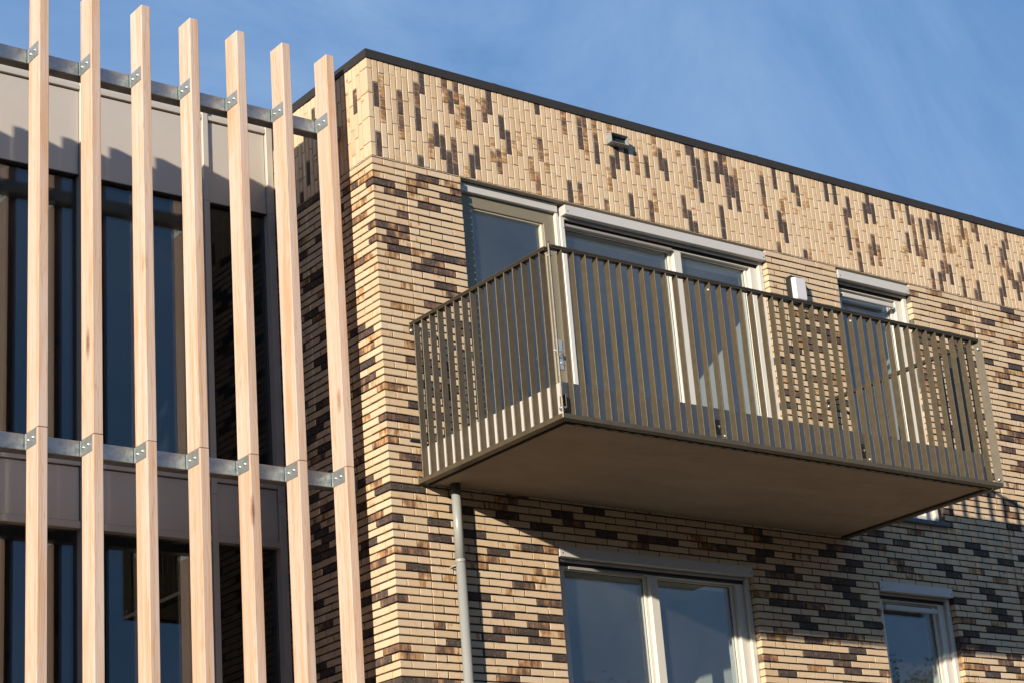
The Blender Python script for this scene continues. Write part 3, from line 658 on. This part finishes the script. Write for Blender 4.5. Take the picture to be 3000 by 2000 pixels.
lamp_body('lens', 4.480, 4.632, -0.480, -0.250, -0.0505, -0.092, 0.018, LENS, 0.03)
sp = tag(empty('roof_spout', (2.557, 0, 0.64)), 'small zinc overflow spout poking out of the upright bricks', 'spout')
sx0, sx1, sz0, sz1, sy = 2.462, 2.656, 0.645, 0.733, -0.074
me = mesh('sleeve', [(x, y, z) for y in (sy, 0.06) for x, z in ((sx0, sz0), (sx1, sz0), (sx1, sz1), (sx0, sz1), (sx0 + .004, sz0 + .004), (sx1 - .004, sz0 + .004), (sx1 - .004, sz1 - .004), (sx0 + .004, sz1 - .004))],
    [f for k in range(4) for f in ((k, (k + 1) % 4, 4 + (k + 1) % 4, 4 + k), (k, 8 + k, 8 + (k + 1) % 4, (k + 1) % 4), (4 + k, 4 + (k + 1) % 4, 12 + (k + 1) % 4, 12 + k))])
link('sleeve', me, ZINC, sp)
box('throat_shade', (sx0 + .0045, -0.030, sz0 + .0045), (sx1 - .0045, -0.020, sz1 - .0045), BLACK, sp, 0)  # black plate painted in for the shade inside the open spout

# ------------------------------------------------------------------ glazed facade behind the timber screen
gf = tag(empty('glazed_facade', (-3.2, 1.5, GZ)), 'glazed facade with taupe panels behind the timber posts', 'facade')
YG = 1.45
mull = [(-0.072, -0.011), (-0.675, -0.624), (-1.768, -1.716), (-2.862, -2.810), (-3.956, -3.904), (-5.05, -4.998), (-6.144, -6.092)]
for a, b in mull:
    for z0, z1 in ((0.06, 0.98), (-2.42, 0.0575), (-5.36, -2.4225), (GZ, -5.3625)): box('mullion', (a, YG, z0), (b, YG + 0.11, z1), FRAME, gf, 0.002)
edges = [-6.144 + .052, -5.05, -4.998, -3.956, -3.904, -2.862, -2.81, -1.768, -1.716, -0.675, -0.624, -0.072]
for i in range(0, len(edges), 2):
    a, b = edges[i] + 0.0005, edges[i + 1] - 0.0005
    box('transom', (a, YG + 0.006, 0.796), (b, YG + 0.11, 0.835), FRAME, gf, 0.002)
    box('panel', (a + 0.006, YG + 0.030, 0.063), (b - 0.004, YG + 0.06, 0.788), PANEL, gf, 0.002)
    box('transom', (a, YG + 0.031, 0.052), (b, YG + 0.11, 0.0625), RUBBER, gf, 0.001)  # black strip in place of the shadow line under the panel, no real transom
    box('transom', (a, YG + 0.006, -2.320), (b, YG + 0.11, -2.270), FRAME, gf, 0.002)
    box('panel', (a + 0.006, YG + 0.024, -2.742), (b - 0.006, YG + 0.06, -2.328), PANEL, gf, 0.002)
    box('transom', (a, YG + 0.010, -2.800), (b, YG + 0.11, -2.746), FRAME, gf, 0.002)
    box('pane', (a, YG + 0.075, -2.2695), (b, YG + 0.10, 0.0515), GLASS_C, gf, 0)
    box('pane', (a, YG + 0.075, -5.25), (b, YG + 0.10, -2.8005), GLASS_C, gf, 0)
    box('transom', (a, YG + 0.006, -5.31), (b, YG + 0.11, -5.2505), FRAME, gf, 0.002)
    box('panel', (a + 0.006, YG + 0.030, GZ), (b - 0.006, YG + 0.06, -5.312), PANEL, gf, 0.002)
    box('panel', (a + 0.006, YG + 0.030, 0.837), (b - 0.004, YG + 0.06, 0.975), PANEL, gf, 0.002)
box('coping', (-6.15, YG - 0.01, 0.98), (-0.002, YG + 0.4, 1.0), FRAME, gf, 0.002)
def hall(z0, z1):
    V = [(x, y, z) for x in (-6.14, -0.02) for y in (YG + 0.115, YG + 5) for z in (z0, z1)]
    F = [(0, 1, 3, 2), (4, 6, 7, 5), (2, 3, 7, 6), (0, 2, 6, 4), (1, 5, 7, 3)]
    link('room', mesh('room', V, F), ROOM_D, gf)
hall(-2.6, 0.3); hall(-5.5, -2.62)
box('end_wall', (-6.3, YG, GZ), (-6.15, YG + 5.1, 0.98), FRAME, gf, 0.002); box('roof_deck', (-6.15, YG + 0.12, 0.5), (0.0, YG + 5.1, 0.6), ROOFM, gf, 0); box('rear_wall', (-6.15, YG + 5.01, GZ), (0.0, YG + 5.1, 0.98), FRAME, gf, 0)

# ------------------------------------------------------------------ timber screen
ts = tag(empty('timber_screen', (-2.9, 0.35, GZ)), 'row of pale cedar posts bolted to two galvanised beams', 'timber screen')
PW, PD, PP, YB = 0.072, 0.184, 0.4070, 0.415
for z0, z1 in ((0.314, 0.426), (-2.604, -2.489)):
    for xa, xb in ((-5.75, -3.002), (-3.0, -0.595) if z0 < 0 else (-3.0, -0.003), (-0.5935, -0.003)):
        if z0 > 0 and xa == -0.5935: continue
        box('beam', (xa, YB + 0.002, z0), (xb, YB + 0.106, z1), GALV, ts, 0.005, 2)
    for xx in (-3.9, -5.2):
        box('support_arm', (xx, YB + 0.107, z0 + 0.02), (xx + 0.05, YG - 0.001, z1 - 0.02), GALV, ts, 0.003)
up = bevel_box_mesh('post', (0, 0, 0), (PW, PD, 0.935 + 2.4865), 0.004, 2); up.materials.append(WOOD)
lo = bevel_box_mesh('post', (0, 0, 0), (PW, PD, -2.4895 - GZ), 0.004, 2); lo.materials.append(WOOD)
# end grain is the same timber; the bracket is an angle: one leg on the post, a narrow one on the beam
def angle_mesh():
    t, d, h, fl = 0.004, 0.166, 0.112, 0.014
    pr = [(-t, -d), (0, -d), (0, 0.0), (-t, 0.0), (-fl, 0.0), (-fl, -t), (-t, -t)]
    V = [(x, y, z) for z in (0, h) for x, y in pr]; n = len(pr)
    F = [(0, 1, 2, 3, 6), (3, 4, 5, 6)]; F = [tuple(reversed(f)) for f in F] + [tuple(n + i for i in f) for f in F]
    F += [(i, (i + 1) % n, n + (i + 1) % n, n + i) for i in (0, 1, 2, 3, 4, 5, 6)]
    me = mesh('bracket', V, F); bm = bmesh.new(); bm.from_mesh(me); bmesh.ops.recalc_face_normals(bm, faces=bm.faces[:]); bm.to_mesh(me); bm.free(); me.materials.append(PLATE); return me
am = angle_mesh()
rw = random.Random(3)
for k in range(14):
    x = -0.224 - PP * k + rw.uniform(-.002, .002); dt = rw.uniform(-.006, .006)
    a = link('post', up, None, ts); a.location = (x, YB - PD, -2.4865 + dt * 0.2)
    b = link('post', lo, None, ts); b.location = (x + rw.uniform(-.001, .001), YB - PD, GZ)
    for z0 in (0.314, -2.603):
        q = link('bracket', am, None, ts); q.location = (x - 0.0006, YB + 0.0005, z0)
        for yy in (-0.115, -0.040): bolt((x - 0.0048, YB + yy + rw.uniform(-.002, .002), z0 + 0.056 + rw.uniform(-.002, .002)), STEEL, q, 0.0085, 0.010, 'x')

# ------------------------------------------------------------------ trees across the street, seen in the lower windows
def leaf_mat():
    m = M('autumn_leaf'); r = m.noise(m.pos(), 1.6, 3)
    c = m.ramp(r, [(0.3, (0.045, 0.070, 0.020)), (0.55, (0.075, 0.085, 0.025)), (0.75, (0.13, 0.095, 0.03))])
    m.set(Base__Color=c, Roughness=0.7); return m.m
LEAF = leaf_mat(); BARK = paint('bark', (0.10, 0.075, 0.055), 0.9)
def tree(label, x, y, h, spread, seed):
    rg = random.Random(seed); t = tag(empty('tree', (x, y, GZ)), label, 'tree', 'trees across the street')
    pts = [(x, y, GZ), (x + .1, y, GZ + h * .25), (x - .1, y + .1, GZ + h * .55), (x, y, GZ + h * .85)]
    tube('trunk', pts, [.28, .22, .14, .05], BARK, t, 10)
    cl = []
    for i in range(11):
        a = rg.uniform(0, 6.28); z0 = GZ + h * rg.uniform(.28, .62); r_ = spread * rg.uniform(.5, .95)
        e = (x + math.cos(a) * r_, y + math.sin(a) * r_, min(GZ + h * .95, z0 + rg.uniform(.15, .38) * h)); m_ = ((x + e[0]) / 2 + rg.uniform(-.2, .2), (y + e[1]) / 2, (z0 + e[2]) / 2 + .1)
        tube('limb', [(x, y, z0), m_, e], [.10, .06, .02], BARK, t, 6); cl += [(e, .26), (m_, .2)]
    for i in range(46): 
        a = rg.uniform(0, 6.28); rr = spread * math.sqrt(rg.random()) * .95; q = rg.random(); cl.append(((x + math.cos(a) * rr * (1 - .4 * q), y + math.sin(a) * rr * (1 - .4 * q), GZ + h * (.38 + .58 * q)), .2))
    V, F = [], []
    for (c, s) in cl:
        R_ = h * s * rg.uniform(.35, .6)
        for i in range(1000):
            d = Vector((rg.gauss(0, 1), rg.gauss(0, 1), rg.gauss(0, .8))).normalized() * R_ * rg.random() ** .45; p = Vector(c) + d
            u = Vector((rg.uniform(-1, 1), rg.uniform(-1, 1), rg.uniform(-1, 1))).normalized(); v = u.orthogonal().normalized(); s_ = rg.uniform(.035, .065); b0 = len(V)
            V += [p - u * s_, p + v * s_ * .55, p + u * s_, p - v * s_ * .55]; F.append((b0, b0 + 1, b0 + 2, b0 + 3))
    o = link('crown', mesh('crown', V, F), LEAF, t)
tree('broad leafy tree mirrored in the narrow lower window', 36.0, -26.5, 11.2, 3.6, 1)
tree('smaller leafy tree mirrored low in the wide lower window', 30.5, -31.0, 10.9, 2.8, 2)
tree('tallest leafy tree furthest along the street', 45.0, -24.0, 12.6, 3.8, 3)
tree('slender leafy tree closest to the corner of the street', 24.0, -36.0, 9.6, 2.4, 4)

# ------------------------------------------------------------------ unseen ring of trees, added to block low sky and cut the fill
def sky_block_trees():
    rg = random.Random(11); V, F = [], []
    bm = bmesh.new(); bmesh.ops.create_icosphere(bm, subdivisions=3, radius=1.0); base = [v.co.copy() for v in bm.verts]; bm.verts.ensure_lookup_table(); fs = [[v.index for v in f.verts] for f in bm.faces]; bm.free()
    for i in range(170):
        a = R(100 + 260 * (i + rg.random()) / 170)                        # from the far left round the front to the far right
        rad = rg.uniform(50, 66); c = Vector((math.cos(a) * rad + 2, math.sin(a) * rad, GZ)); h = rg.uniform(8.5, 11.6); wd = rg.uniform(2.2, 3.6); ph = rg.uniform(0, 50)
        b0 = len(V)
        for v in base:
            n = 1 + 0.16 * math.sin(v.x * 5 + ph) * math.sin(v.y * 6 + ph * 2) + 0.13 * math.sin(v.z * 9 + ph * 3 + v.x * 4) + rg.uniform(-.11, .11)
            V.append(c + Vector((v.x * wd * n, v.y * wd * n, h * 0.5 + v.z * h * 0.5 * n)))
        F += [tuple(b0 + k for k in f) for f in fs]
    tag(link('sky_block_trees', mesh('sky_block_trees', V, F), LEAF), 'unseen ring of dark trees added to block the low sky', 'wood', kind='stuff')
sky_block_trees()
